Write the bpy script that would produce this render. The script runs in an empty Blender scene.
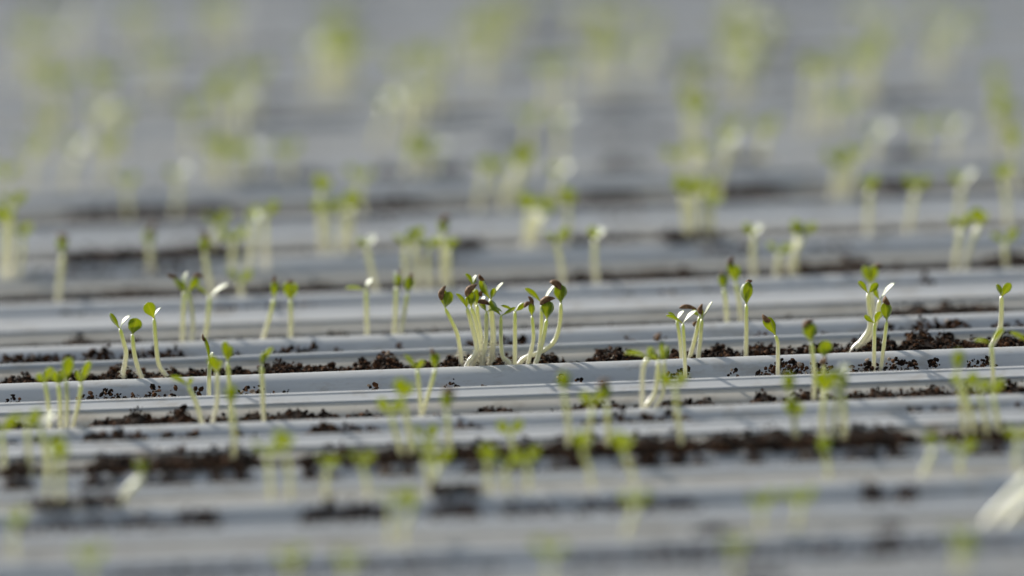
import bpy, math, random
from mathutils import Vector, Matrix, noise

random.seed(11)
SC = bpy.context.scene
COL = SC.collection
CM = 0.01

# ------------------------------------------------------------------ camera
F_PX = 5690.0                       # 200 mm lens on a 36 mm wide sensor, 1024 px across
HORIZON = -800.0
PITCH = math.atan((288 - HORIZON) / F_PX)
ROLL = math.radians(2.05)
HC = 0.05                           # height of the gutter rims above the ground
ZC = 2.845                          # distance to the sharp row
CAM_Z = HC + ZC * (math.sin(PITCH) + math.cos(PITCH) * (364 - 288) / F_PX)
CAM = Vector((0.0, 0.0, CAM_Z))
FWD = Vector((0, math.cos(PITCH), -math.sin(PITCH)))
UP0 = Vector((0, math.sin(PITCH), math.cos(PITCH)))
X0 = Vector((1, 0, 0))
RGT = X0 * math.cos(ROLL) - UP0 * math.sin(ROLL)
UPV = X0 * math.sin(ROLL) + UP0 * math.cos(ROLL)


def ray(px, py):
    return FWD + RGT * ((px - 512) / F_PX) - UPV * ((py - 288) / F_PX)


def at_y(px, py, Y):                # the point of a plane facing the camera at depth Y
    d = ray(px, py)
    return CAM + d * ((Y - CAM.y) / d.y)


def at_z(px, py, z=HC):             # the point of a level plane
    d = ray(px, py)
    return CAM + d * ((z - CAM.z) / d.z)


def scale_at(Y):                    # pixels per metre at depth Y on the rim plane
    return F_PX / ((Vector((0, Y, HC)) - CAM).dot(FWD))


cam_data = bpy.data.cameras.new('camera')
cam_data.lens = 200.0
cam_data.sensor_width = 36.0
cam_data.clip_start = 0.05
cam_data.clip_end = 200
cam = bpy.data.objects.new('camera', cam_data)
COL.objects.link(cam)
m = Matrix((RGT, UPV, -FWD)).transposed().to_4x4()
m.translation = CAM
cam.matrix_world = m
SC.camera = cam
cam_data.dof.use_dof = True
cam_data.dof.focus_distance = (at_y(512, 364, at_z(512, 371).y) - CAM).dot(FWD)
cam_data.dof.aperture_fstop = 2.5
cam_data.dof.aperture_blades = 0

# ------------------------------------------------------------------ light
SUN_AZ = math.radians(38)           # left of straight away from the camera
SUN_EL = math.radians(27)
SUN = Vector((-math.sin(SUN_AZ) * math.cos(SUN_EL), math.cos(SUN_AZ) * math.cos(SUN_EL), math.sin(SUN_EL)))
ld = bpy.data.lights.new('sun', 'SUN')
ld.energy = 5.1
ld.angle = math.radians(0.6)
ld.color = (1.0, 0.94, 0.84)
lo = bpy.data.objects.new('sun', ld)
COL.objects.link(lo)
lo.rotation_euler = SUN.to_track_quat('Z', 'Y').to_euler()
lo.location = (-2, 6, 4)

w = bpy.data.worlds.new('sky')
SC.world = w
w.use_nodes = True
nt = w.node_tree
nt.nodes.clear()
out = nt.nodes.new('ShaderNodeOutputWorld')
bg = nt.nodes.new('ShaderNodeBackground')
tc = nt.nodes.new('ShaderNodeTexCoord')
sep = nt.nodes.new('ShaderNodeSeparateXYZ')
rampn = nt.nodes.new('ShaderNodeValToRGB')
rampn.color_ramp.elements[0].position = 0.0
rampn.color_ramp.elements[0].color = (0.11, 0.17, 0.24, 1)
rampn.color_ramp.elements[1].position = 0.8
rampn.color_ramp.elements[1].color = (0.40, 0.50, 0.64, 1)
dot = nt.nodes.new('ShaderNodeVectorMath')
dot.operation = 'DOT_PRODUCT'
dot.inputs[1].default_value = SUN
powr = nt.nodes.new('ShaderNodeMath')
powr.operation = 'POWER'
powr.use_clamp = True
powr.inputs[1].default_value = 1.6
mx = nt.nodes.new('ShaderNodeMixRGB')
mx.blend_type = 'ADD'
mx.inputs[2].default_value = (0.80, 0.78, 0.74, 1)
L = nt.links.new
L(tc.outputs['Generated'], sep.inputs[0])
L(sep.outputs['Z'], rampn.inputs[0])
L(tc.outputs['Generated'], dot.inputs[0])
L(dot.outputs['Value'], powr.inputs[0])
L(powr.outputs[0], mx.inputs[0])
L(rampn.outputs[0], mx.inputs[1])
L(mx.outputs[0], bg.inputs[0])
L(bg.outputs[0], out.inputs[0])
bg.inputs[1].default_value = 0.6

SC.view_settings.view_transform = 'Standard'
SC.view_settings.look = 'None'
SC.view_settings.exposure = 0.0
SC.view_settings.gamma = 1.0
SC.view_settings.use_curve_mapping = False
SC.cycles.use_denoising = True
SC.cycles.max_bounces = 8

# ------------------------------------------------------------------ materials


def new_mat(name):
    mt = bpy.data.materials.new(name)
    mt.use_nodes = True
    n = mt.node_tree.nodes
    n.clear()
    o = n.new('ShaderNodeOutputMaterial')
    return mt, n, mt.node_tree.links.new, o


def ramp(n, stops):
    r = n.new('ShaderNodeValToRGB')
    e = r.color_ramp.elements
    while len(e) < len(stops):
        e.new(0.5)
    for k, (p, c) in enumerate(stops):
        e[k].position = p
        e[k].color = (*c, 1)
    return r


def plastic():
    mt, n, l, o = new_mat('white_plastic')
    b = n.new('ShaderNodeBsdfPrincipled')
    t = n.new('ShaderNodeTexCoord')
    mp = n.new('ShaderNodeMapping')
    mp.inputs['Scale'].default_value = (1, 1, 3)
    nz = n.new('ShaderNodeTexNoise')
    nz.inputs['Scale'].default_value = 55
    nz.inputs['Detail'].default_value = 8
    nz.inputs['Roughness'].default_value = 0.7
    r = ramp(n, [(0.0, (0.55, 0.555, 0.555)), (0.52, (0.525, 0.53, 0.53)), (0.64, (0.45, 0.435, 0.41)), (1.0, (0.30, 0.26, 0.21))])
    l(t.outputs['Object'], mp.inputs[0])
    l(mp.outputs[0], nz.inputs['Vector'])
    l(nz.outputs['Fac'], r.inputs[0])
    l(r.outputs[0], b.inputs['Base Color'])
    b.inputs['Roughness'].default_value = 0.42
    b.inputs['Specular IOR Level'].default_value = 0.45
    nz2 = n.new('ShaderNodeTexNoise')
    nz2.inputs['Scale'].default_value = 700
    nz2.inputs['Detail'].default_value = 3
    bp = n.new('ShaderNodeBump')
    bp.inputs['Strength'].default_value = 0.08
    bp.inputs['Distance'].default_value = 0.0005
    l(t.outputs['Object'], nz2.inputs['Vector'])
    l(nz2.outputs['Fac'], bp.inputs['Height'])
    l(bp.outputs[0], b.inputs['Normal'])
    l(b.outputs[0], o.inputs[0])
    return mt


def beige_plastic():              # the inner walls: the same plastic in a warm beige, mottled darker brown
    mt, n, l, o = new_mat('beige_channel_plastic')
    b = n.new('ShaderNodeBsdfPrincipled')
    t = n.new('ShaderNodeTexCoord')
    nz = n.new('ShaderNodeTexNoise')
    nz.inputs['Scale'].default_value = 40
    nz.inputs['Detail'].default_value = 8
    nz.inputs['Roughness'].default_value = 0.72
    r = ramp(n, [(0.0, (0.56, 0.525, 0.46)), (0.5, (0.53, 0.49, 0.42)), (0.62, (0.43, 0.385, 0.315)), (1.0, (0.22, 0.17, 0.12))])
    l(t.outputs['Object'], nz.inputs['Vector'])
    l(nz.outputs['Fac'], r.inputs[0])
    l(r.outputs[0], b.inputs['Base Color'])
    b.inputs['Roughness'].default_value = 0.55
    l(b.outputs[0], o.inputs[0])
    return mt


def soil_mat(name, c0, c1, c2, rough=0.85, spec=0.3):
    mt, n, l, o = new_mat(name)
    b = n.new('ShaderNodeBsdfPrincipled')
    t = n.new('ShaderNodeTexCoord')
    nz = n.new('ShaderNodeTexNoise')
    nz.inputs['Scale'].default_value = 420
    nz.inputs['Detail'].default_value = 5
    r = ramp(n, [(0.3, c0), (0.55, c1), (0.75, c2)])
    l(t.outputs['Object'], nz.inputs['Vector'])
    l(nz.outputs['Fac'], r.inputs[0])
    l(r.outputs[0], b.inputs['Base Color'])
    b.inputs['Roughness'].default_value = rough
    b.inputs['Specular IOR Level'].default_value = spec
    bp = n.new('ShaderNodeBump')
    bp.inputs['Strength'].default_value = 0.6
    bp.inputs['Distance'].default_value = 0.001
    l(nz.outputs['Fac'], bp.inputs['Height'])
    l(bp.outputs[0], b.inputs['Normal'])
    l(b.outputs[0], o.inputs[0])
    return mt


def leafy(name, col_node_stops, trans_stops, tfac, rough, gloss, attr):
    mt, n, l, o = new_mat(name)
    a = n.new('ShaderNodeAttribute')
    a.attribute_name = attr
    t = n.new('ShaderNodeTexCoord')
    nz = n.new('ShaderNodeTexNoise')
    nz.inputs['Scale'].default_value = 380
    nz.inputs['Detail'].default_value = 4
    add = n.new('ShaderNodeMath')
    add.operation = 'MULTIPLY_ADD'
    add.inputs[1].default_value = 0.16
    l(t.outputs['Object'], nz.inputs['Vector'])
    l(nz.outputs['Fac'], add.inputs[0])
    l(a.outputs['Fac'], add.inputs[2])
    sub = n.new('ShaderNodeMath')
    sub.operation = 'SUBTRACT'
    sub.inputs[1].default_value = 0.08
    l(add.outputs[0], sub.inputs[0])
    r1 = ramp(n, col_node_stops)
    r2 = ramp(n, trans_stops)
    l(sub.outputs[0], r1.inputs[0])
    l(sub.outputs[0], r2.inputs[0])
    d = n.new('ShaderNodeBsdfDiffuse')
    tr = n.new('ShaderNodeBsdfTranslucent')
    g = n.new('ShaderNodeBsdfGlossy')
    g.inputs['Roughness'].default_value = rough
    g.inputs['Color'].default_value = (0.95, 0.97, 0.95, 1)
    l(r1.outputs[0], d.inputs['Color'])
    l(r2.outputs[0], tr.inputs['Color'])
    m1 = n.new('ShaderNodeMixShader')
    m1.inputs[0].default_value = tfac
    l(d.outputs[0], m1.inputs[1])
    l(tr.outputs[0], m1.inputs[2])
    fr = n.new('ShaderNodeFresnel')
    fr.inputs['IOR'].default_value = 1.45
    fm = n.new('ShaderNodeMath')
    fm.operation = 'MULTIPLY'
    fm.use_clamp = True
    fm.inputs[1].default_value = gloss
    l(fr.outputs[0], fm.inputs[0])
    m2 = n.new('ShaderNodeMixShader')
    l(fm.outputs[0], m2.inputs[0])
    l(m1.outputs[0], m2.inputs[1])
    l(g.outputs[0], m2.inputs[2])
    bp = n.new('ShaderNodeBump')
    bp.inputs['Strength'].default_value = 0.25
    bp.inputs['Distance'].default_value = 0.0006
    l(nz.outputs['Fac'], bp.inputs['Height'])
    for s in (d, g):
        l(bp.outputs[0], s.inputs['Normal'])
    l(m2.outputs[0], o.inputs[0])
    return mt


PLASTIC = plastic()
BEIGE = beige_plastic()
SOIL = soil_mat('dark_soil', (0.007, 0.005, 0.004), (0.016, 0.010, 0.007), (0.06, 0.032, 0.019), .95, .08)
SOILB = soil_mat('brown_soil', (0.016, 0.008, 0.005), (0.10, 0.045, 0.021), (0.30, 0.15, 0.07), .9, .15)
SOILP = soil_mat('pale_chip', (0.28, 0.20, 0.14), (0.42, 0.33, 0.25), (0.6, 0.52, 0.42))
GROUND = soil_mat('ground_earth', (0.04, 0.035, 0.03), (0.07, 0.06, 0.05), (0.10, 0.09, 0.075))
COAT = soil_mat('seed_husk', (0.085, 0.038, 0.015), (0.24, 0.125, 0.052), (0.46, 0.29, 0.15), 0.6, 0.25)
STEM = leafy('stem_green', [(0.0, (0.90, 0.87, 0.78)), (0.35, (0.87, 0.86, 0.70)), (0.75, (0.80, 0.80, 0.52)), (1.0, (0.62, 0.68, 0.25))],
             [(0.0, (0.94, 0.91, 0.80)), (0.35, (0.92, 0.90, 0.70)), (0.75, (0.88, 0.88, 0.50)), (1.0, (0.74, 0.80, 0.22))], 0.5, 0.5, 0.5, 'along')
LEAF = leafy('cotyledon_green', [(0.0, (0.42, 0.50, 0.10)), (0.25, (0.165, 0.27, 0.03)), (1.0, (0.11, 0.20, 0.022))],
             [(0.0, (0.92, 0.90, 0.12)), (0.3, (0.78, 0.83, 0.03)), (1.0, (0.70, 0.77, 0.015))], 0.5, 0.6, 0.34, 'rib')

# ------------------------------------------------------------------ object helpers


def link(name, verts, faces, mats, parent=None, smooth=True, mat_idx=None, attr=None):
    me = bpy.data.meshes.new(name)
    me.from_pydata([tuple(v) for v in verts], [], faces)
    for mt in mats:
        me.materials.append(mt)
    if mat_idx:
        me.polygons.foreach_set('material_index', mat_idx)
    me.polygons.foreach_set('use_smooth', [smooth] * len(me.polygons))
    if attr:
        a = me.attributes.new(attr[0], 'FLOAT', 'POINT')
        a.data.foreach_set('value', attr[1])
    me.update()
    o = bpy.data.objects.new(name, me)
    COL.objects.link(o)
    if parent is not None:
        o.parent = parent
    return o


def tag(o, label, cat, group=None, kind=None):
    o['label'] = label
    if cat:
        o['category'] = cat
    if group:
        o['group'] = group
    if kind:
        o['kind'] = kind


def empty(name, loc):
    o = bpy.data.objects.new(name, None)
    o.empty_display_size = 0.01
    COL.objects.link(o)
    o.location = loc
    return o


# ------------------------------------------------------------------ rows of gutters
# key, rim line, back lip line, ridge line (photo rows at the middle column), how the row reads
ROWS = [
    ('L', 640, 616, 625), ('K', 591, 569, 578), ('J', 542, 517, 527), ('I', 492, 473, 481),
    ('H', 460, 427, 439), ('G', 412.5, 384.5, 394.5), ('A', 365.3, 345.8, None), ('B', 330, 299.5, 314),
    ('C', 286, 262, None), ('D', 247, 222, 233), ('E', 210, 188, None), ('F', 174, 157, 165),
    ('M', 146, 130, 137), ('N', 118, 103, 109), ('O', 93, 78, 84), ('P', 68, 54, 60), ('Q', 44, 31, 36),
    ('R', 21, 8, 13), ('S', -2, -14, -10), ('T', -24, -36, -32), ('U', -46, -57, -53),
]
ORD = ['', 'first', 'second', 'third', 'fourth', 'fifth', 'sixth', 'seventh', 'eighth', 'ninth', 'tenth', 'eleventh', 'twelfth',
       'thirteenth', 'fourteenth', 'fifteenth', 'sixteenth', 'seventeenth', 'eighteenth', 'nineteenth', 'twentieth']
KEYS = [r[0] for r in ROWS]
IA = KEYS.index('A')
ROW = {}
for i, (k, c, lp, rd) in enumerate(ROWS):
    Yc = at_z(512, c).y
    Yl = at_z(512, lp).y
    ROW[k] = dict(i=i, c=c, Yc=Yc, Yl=Yl, ridge=rd is not None)
    if rd:                          # the band between ridge and lip steps down towards the camera
        sc_ = scale_at(Yl) * CM
        du = (rd - lp) / (sc_ * (lp - HORIZON) / F_PX + sc_ * .98 * .2)
        ROW[k].update(Yr=Yl - du * CM, zr=-.2 * du)
    else:
        ROW[k].update(Yr=Yl - 0.25 * CM, zr=-.10)
    d = i - IA
    ROW[k]['phrase'] = ('gutter holding the sharp clump' if d == 0 else
                        '%s gutter %s the sharp clump' % (ORD[abs(d)], 'behind' if d > 0 else 'before'))
for i, k in enumerate(KEYS):
    ROW[k]['gap'] = (ROW[k]['Yc'] - ROW[KEYS[i - 1]]['Yl']) if i else 4.0 * CM


def crest_py(k, px):
    return ROW[k]['c'] - math.tan(ROLL) * (px - 512)


def lip_py(k, px):                  # where the lip of the next closer gutter hides the gap in front of row k
    i = ROW[k]['i']
    lp = ROWS[i - 1][2] if i else ROWS[i][1] + 18
    return lp - math.tan(ROLL) * (px - 512)


def xw(k, px):
    return at_y(px, crest_py(k, px), ROW[k]['Yc']).x


HALF = 1.1
XS = [-HALF + 2 * HALF * j / 88 for j in range(89)]


def extrude(name, prof, mat, parent, seed):
    """A closed profile (y, z) run along the gutter with the faint waviness of extruded plastic."""
    n = len(prof)
    vs, fs = [], []
    for x in XS:
        dz = 0.045 * CM * noise.noise(Vector((x * 3.1, seed * 7.7, 0.3)))
        dy = 0.05 * CM * noise.noise(Vector((x * 2.3, seed * 5.1, 4.3)))
        for (y, z) in prof:
            vs.append((x, y + dy, z + dz if z > -4 * CM else z))
    for j in range(len(XS) - 1):
        for q in range(n):
            a, b = j * n + q, j * n + (q + 1) % n
            fs.append((a, b, b + n, a + n))
    fs.append(tuple(range(n - 1, -1, -1)))
    fs.append(tuple((len(XS) - 1) * n + q for q in range(n)))
    o = link(name, vs, fs, [mat], parent)
    o.data.set_sharp_from_angle(angle=math.radians(32))
    return o


def arc(cx, cy, r, a0, a1, n):
    return [(cx + r * math.cos(math.radians(a0 + (a1 - a0) * t / n)), cy + r * math.sin(math.radians(a0 + (a1 - a0) * t / n))) for t in range(n + 1)]


def gutter(k):
    R = ROW[k]
    i = R['i']
    g = R['gap'] / CM
    wr = (R['Yr'] - R['Yc']) / CM
    wl = (R['Yl'] - R['Yc']) / CM
    root = empty('plastic_gutter', (0, R['Yc'], HC))
    d = i - IA
    tag(root, 'white plastic gutter that holds the sharp seedling clump in its soil slot' if d == 0 else
        'white plastic growing gutter, %s one %s the gutter with the sharp clump' % (ORD[abs(d)], 'behind' if d > 0 else 'in front of'),
        'gutter', 'parallel white growing gutters')
    sf = g - 0.12                  # the front foot of the rim reaches under the lip of the next gutter
    S = lambda pts: [(y * CM, z * CM) for y, z in pts]
    rim = [(-sf, -0.98), (-sf, -0.80), (-1.6, -0.80), (-1.3, -0.785), (-1.22, -0.74), (-1.15, -0.64), (-1.07, -0.53), (-0.95, -0.405),
           (-0.80, -0.275), (-0.62, -0.165), (-0.42, -0.08), (-0.22, -0.025), (-0.04, 0.0), (0.08, -0.006), (0.17, -0.045), (0.24, -0.12), (0.27, -0.24),
           (0.28, -1.55), (0.10, -1.55), (0.02, -0.98)]
    extrude('front_rim', S(rim), PLASTIC, root, i + 0.1)
    wall = [(0.28, -1.55), (0.28, -1.75), (wr + 0.16, -1.75), (wr + 0.16, -0.35), (wr - 0.02, -0.36)]
    zr = R['zr']
    wall += [(wr - 0.10, zr - 0.10), (wr - 0.55, zr - 0.265), (wr - 1.12, zr - 0.48), (wr - 1.26, zr - 0.62), (wr - 1.38, -1.45), (wr - 1.45, -1.55)]
    extrude('channel', S(wall), BEIGE, root, i + 0.2)
    if R['ridge']:
        fl = [(wr - 0.10, zr - 0.10), (wr - 0.075, zr - 0.02), (wr - 0.045, zr + 0.01), (wr + 0.0, zr + 0.02), (wr + 0.15, zr + 0.02), (wr + 0.19, zr + 0.03),
              (wl - 0.42, -0.06), (wl - 0.38, -0.015), (wl - 0.33, 0.006), (wl - 0.02, 0.0), (wl + 0.03, -0.012), (wl + 0.06, -0.05), (wl + 0.06, -1.75),
              (wl - 0.10, -1.75), (wl - 0.10, -0.30), (wr + 0.14, -0.36), (wr - 0.02, -0.36)]
    else:
        fl = [(wr - 0.10, zr - 0.10), (wr - 0.05, zr - 0.02), (wr + 0.02, -0.03), (wl - 0.16, -0.015), (wl - 0.10, 0.02), (wl - 0.04, 0.025), (wl + 0.02, 0.0), (wl + 0.06, -0.04),
              (wl + 0.07, -0.12), (wl + 0.07, -1.75), (wl - 0.05, -1.75), (wl - 0.05, -0.30), (wr - 0.02, -0.36)]
    extrude('back_flange', S(fl), PLASTIC, root, i + 0.1)
    ft = [(0.5, -1.75), (wr - 0.6, -1.75), (wr - 0.9, -5.0), (0.8, -5.0)]
    extrude('underside_rib', S(ft), PLASTIC, root, i + 0.4)
    return root


for k in KEYS:
    gutter(k)

Y0, Y1 = ROW['L']['Yc'] - 0.6, ROW['U']['Yl'] + 0.9
fl_ = link('floor', [(-2.5, Y0, 0), (2.5, Y0, 0), (2.5, Y1, 0), (-2.5, Y1, 0), (-2.5, Y0, -.1), (2.5, Y0, -.1), (2.5, Y1, -.1), (-2.5, Y1, -.1)],
           [(0, 1, 2, 3), (7, 6, 5, 4), (0, 4, 5, 1), (1, 5, 6, 2), (2, 6, 7, 3), (3, 7, 4, 0)], [GROUND], smooth=False)
fl_['kind'] = 'structure'

# ------------------------------------------------------------------ soil
ICO_V = []
_p = (1 + 5 ** .5) / 2
for a, b in ((-1, _p), (1, _p), (-1, -_p), (1, -_p)):
    ICO_V += [Vector((a, b, 0)).normalized()]
for a, b in ((-1, _p), (1, _p), (-1, -_p), (1, -_p)):
    ICO_V += [Vector((0, a, b)).normalized()]
for a, b in ((_p, -1), (_p, 1), (-_p, -1), (-_p, 1)):
    ICO_V += [Vector((a, 0, b)).normalized()]
ICO_F = [(0, 11, 5), (0, 5, 1), (0, 1, 7), (0, 7, 10), (0, 10, 11), (1, 5, 9), (5, 11, 4), (11, 10, 2), (10, 7, 6), (7, 1, 8),
         (3, 9, 4), (3, 4, 2), (3, 2, 6), (3, 6, 8), (3, 8, 9), (4, 9, 5), (2, 4, 11), (6, 2, 10), (8, 6, 7), (9, 8, 1)]


class Soil:
    def __init__(s):
        s.v, s.f, s.m = [], [], []

    def crumb(s, c, r, mi, stretch=None):
        rot = Matrix.Rotation(random.uniform(0, 6.28), 3, Vector((random.gauss(0, 1), random.gauss(0, 1), random.gauss(0, 1) + .01)).normalized())
        sx, sy, sz = stretch or (random.uniform(.6, 1.25), random.uniform(.6, 1.25), random.uniform(.5, .95))
        b = len(s.v)
        for p in ICO_V:
            q = Vector((p.x * sx, p.y * sy, p.z * sz)) * (r * random.uniform(.7, 1.1))
            s.v.append(c + rot @ q)
        s.f += [(x + b, y + b, z + b) for x, y, z in ICO_F]
        s.m += [mi] * 20


def heap_fn(ints, base, k, seed):
    iv = [(xw(k, a), xw(k, b), h) for a, b, h in ints]

    def h(x):
        z = base
        for a, b, hh in iv:
            if a - .004 < x < b + .004:
                e = min(1.0, (x - a + .004) / (.009), (b + .004 - x) / .009)
                z = max(z, base + (hh - base) * e * (0.72 + 0.5 * noise.noise(Vector((x * 130, seed, 0)))))
        return z
    return h


def slot_soil(k, ints, base, ncrumb, label, over=0.0, xr=(-60, 1084)):
    """The soil lying in the slot of gutter k: a rough bed and loose crumbs. Heights in cm below (-) the rim."""
    R = ROW[k]
    sd = R['i'] * 3.3
    h = heap_fn(ints, base, k, sd)
    ya = R['Yc'] + 0.38 * CM
    zr = R['zr']
    yw = lambda z: R['Yr'] - (.30 + min(1.0, max(0, (zr - .1 - z) / .45)) * 1.12 + max(0, zr - .6 - z) * .2) * CM   # just inside the sloping back wall
    S = Soil()
    xa, xb = xw(k, xr[0]), xw(k, xr[1])
    nx, ny = 420, 9
    x_l, x_r = -HALF + .004, HALF - .004
    xs = [x_l] + [xa + (xb - xa) * j / (nx - 1) for j in range(nx)] + [x_r]
    tops = []
    for x in xs:
        for q in range(ny):
            yb = min(yw(h(x) - .34), R['Yr'] - 1.45 * CM)
            y = ya + (yb - ya) * q / (ny - 1)
            z = h(x) - 0.10 + 0.10 * noise.noise(Vector((x * 160, y * 160, sd))) + 0.06 * noise.noise(Vector((x * 420, y * 420, sd)))
            z = max(-1.3, min(z, 0.5))
            S.v.append(Vector((x, y, HC + z * CM)))
    ntop = len(S.v)
    for x in xs:
        for q in (0, ny - 1):
            S.v.append(Vector((x, ya + (R['Yr'] - 1.56 * CM - ya) * q / (ny - 1), HC - 1.42 * CM)))
    for j in range(len(xs) - 1):
        for q in range(ny - 1):
            a = j * ny + q
            S.f.append((a, a + ny, a + ny + 1, a + 1))
        lo0, lo1 = ntop + j * 2, ntop + (j + 1) * 2
        S.f.append((j * ny, lo0, lo1, (j + 1) * ny))
        S.f.append((j * ny + ny - 1, (j + 1) * ny + ny - 1, lo1 + 1, lo0 + 1))
        S.f.append((lo0, lo0 + 1, lo1 + 1, lo1))
    S.m = [0] * len(S.f)
    sc = scale_at(R['Yc']) / 2000.0
    for _ in range(ncrumb):
        for _try in range(6):
            x = random.uniform(xa, xb)
            hx = h(x)
            if hx > base + .08 or random.random() < .35:
                break
        big = random.random()
        r = (random.uniform(.03, .07) if big < .45 else random.uniform(.06, .12) if big < .8 else random.uniform(.10, .19) if big < .96 else random.uniform(.18, .26)) * CM
        y = random.uniform(ya + r, max(ya + 1.2 * r, yw(hx - .2) - 1.2 * r))
        q = random.random()
        mi = 0 if q < .55 else 1 if q < .965 else 2
        if mi == 2:
            r = min(r, .13 * CM)
        z = HC + (hx - .06 + random.uniform(-.05, .13)) * CM
        S.crumb(Vector((x, y, z)), r, mi, (random.uniform(1.8, 3.2), .35, .35) if random.random() < .05 else None)
    if over:                        # crumbs lying over the rim on the heaps
        for a, b, hh in ints:
            if hh > -.12:
                for _ in range(int((b - a) * over)):
                    r = random.uniform(.07, .2) * CM
                    x = xw(k, random.uniform(a, b))
                    u = random.uniform(-.5, .7)
                    z = (-.25 * max(0, -u) ** 1.5) * CM + r * 1.38
                    if u > 0:
                        z += random.uniform(.0, .15) * CM
                    S.crumb(Vector((x, R['Yc'] + u * CM, HC + z)), r, 0 if random.random() < .6 else 1)
    o = link('potting_soil', S.v, S.f, [SOIL, SOILB, SOILP], None, False, S.m)
    tag(o, label, 'soil', 'soil in the gutter slots', 'stuff')
    return o


def gap_soil(k, ints, n_per_px, label):
    """Loose crumbs heaped on the foot of the rim in the gap in front of gutter k; (x0, x1, height above the foot in cm)."""
    R = ROW[k]
    S = Soil()
    g = R['gap'] / CM
    for a, b, h in ints:
        xa, xb = xw(k, a), xw(k, b)
        h = .22 + .72 * h
        cnt = max(3, int((b - a) * n_per_px * (0.5 + 2.4 * h * h)))
        for _ in range(cnt):
            t = random.random()
            x = xa + (xb - xa) * t
            e = min(1, 4 * t + .25, 4 * (1 - t) + .25) * (.55 + .6 * noise.noise(Vector((x * 170, R['i'], 2)))) + .18
            r = random.choice((.04, .05, .06, .08, .09, .11, .13, .17)) * CM
            hz = h * max(.1, min(1.0, e))
            u = -1.5 - max(.1, g - 1.9) * random.random() ** .8
            z = -.78 + random.uniform(.0, 1.0) ** 1.5 * hz
            if z > -.5:
                u = random.uniform(-min(g - .35, 2.4), -1.3 - .25 * (z + .5) * -1.6)
            q = random.random()
            S.crumb(Vector((x, R['Yc'] + u * CM, HC + z * CM + r * 1.36)), r, 0 if q < .55 else 1 if q < .96 else 2)
    o = link('soil_crumbs', S.v, S.f, [SOIL, SOILB, SOILP], None, False, S.m)
    tag(o, label, 'soil', 'spilled soil between the gutters', 'stuff')
    return o


SLOTS = {
    'A': ([(0, 32, -.12), (30, 95, -.22), (96, 130, .12), (130, 180, -.1), (180, 250, -.2), (253, 300, -.02), (300, 345, -.2), (352, 405, .05),
           (405, 440, -.2), (440, 520, -.02), (520, 560, -.12), (590, 645, -.0), (645, 700, -.12), (700, 745, -.05), (745, 800, .02), (800, 850, -.05),
           (850, 905, .15), (905, 965, .3), (965, 1060, .05)], -.62, 5600),
    'B': ([(60, 90, -.45), (120, 135, -.4), (330, 345, -.45), (890, 1010, -.3)], -.80, 700),
    'G': ([(0, 25, -.4), (85, 190, -.12), (195, 232, -.4), (238, 330, -.28), (352, 378, -.25), (478, 515, -.42), (575, 625, -.38), (660, 700, -.42), (704, 712, -.2),
           (757, 776, -.12), (790, 850, -.25), (853, 900, -.15), (900, 985, -.25), (995, 1060, -.12)], -.72, 2600),
    'H': ([(0, 30, .0), (85, 125, .12), (140, 250, .1), (300, 420, .0), (440, 545, .0), (548, 618, .12), (630, 700, .12), (705, 830, .15), (830, 915, .12),
           (960, 1010, .0)], -.55, 1500),
    'I': ([(30, 120, -.1), (430, 480, .1)], -.75, 600),
    'J': ([(690, 740, -.1), (870, 910, .15)], -.7, 500),
    'C': ([(100, 160, -.25), (560, 700, -.3), (780, 880, -.1), (990, 1040, .0), (205, 330, -.35)], -.56, 800),
    'D': ([(60, 150, .15), (150, 240, .2), (440, 480, .0), (660, 720, -.05), (560, 640, -.3)], -.6, 800),
    'E': ([(60, 230, .2), (350, 430, .1), (580, 640, .1), (720, 790, .2), (880, 930, .2)], -.6, 800),
    'F': ([(230, 330, .2), (370, 470, .2), (600, 650, .15), (715, 770, .25), (880, 930, .3)], -.6, 700),
}
GAPS = {
    'B': ([(0, 78, .75), (84, 118, 1.0), (118, 190, .8), (222, 244, .35), (270, 322, .5), (296, 312, .7), (334, 346, .3), (392, 404, .25), (458, 540, .65), (620, 640, .4),
           (652, 668, .3), (748, 766, .4), (805, 830, .3), (870, 905, .5), (905, 968, .85), (985, 1060, .5)], 3.2),
    'A': ([(8, 22, .2), (78, 130, .38), (134, 182, .42), (192, 206, .35), (238, 276, .35), (284, 292, .25), (368, 380, .2), (444, 458, .32), (482, 487, .2),
           (556, 568, .42), (575, 582, .3), (598, 601, .2), (664, 692, .5), (726, 736, .25), (754, 766, .3), (764, 804, .85), (804, 830, .6), (846, 918, .6), (922, 938, .4),
           (962, 992, .5)], 3.0),
    'G': ([(0, 22, .4), (34, 66, .6), (82, 152, .95), (160, 205, .6), (210, 260, .4), (305, 382, .85), (452, 485, .6), (575, 692, .8), (748, 760, .4), (890, 990, .5), (1010, 1040, .4)], 3.2),
    'H': ([(0, 40, 1.1), (82, 122, 1.1), (138, 195, 1.05), (205, 258, 1.1), (300, 345, 1.0), (372, 420, 1.1), (452, 545, .9), (548, 592, 1.15), (612, 714, 1.2),
           (742, 764, 1.05), (786, 832, 1.2), (832, 915, 1.1), (962, 1010, .9)], 4.6),
    'I': ([(20, 178, .5), (178, 222, 1.0), (302, 388, 1.05), (430, 480, .9), (500, 560, .5), (570, 700, .5), (860, 880, 1.05), (893, 914, 1.0)], 2.8),
    'J': ([(100, 500, .4), (560, 760, .6), (872, 900, 1.1), (760, 1030, .4)], 1.8),
    'C': ([(190, 340, .4), (600, 720, .3), (60, 90, .4), (915, 935, .8)], 2.0),
    'D': ([(20, 120, .6), (130, 215, .7), (400, 470, .6), (700, 760, .7), (800, 850, .3)], 2.0),
    'E': ([(160, 260, .5), (340, 420, .5), (590, 650, .5)], 1.6),
}
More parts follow.
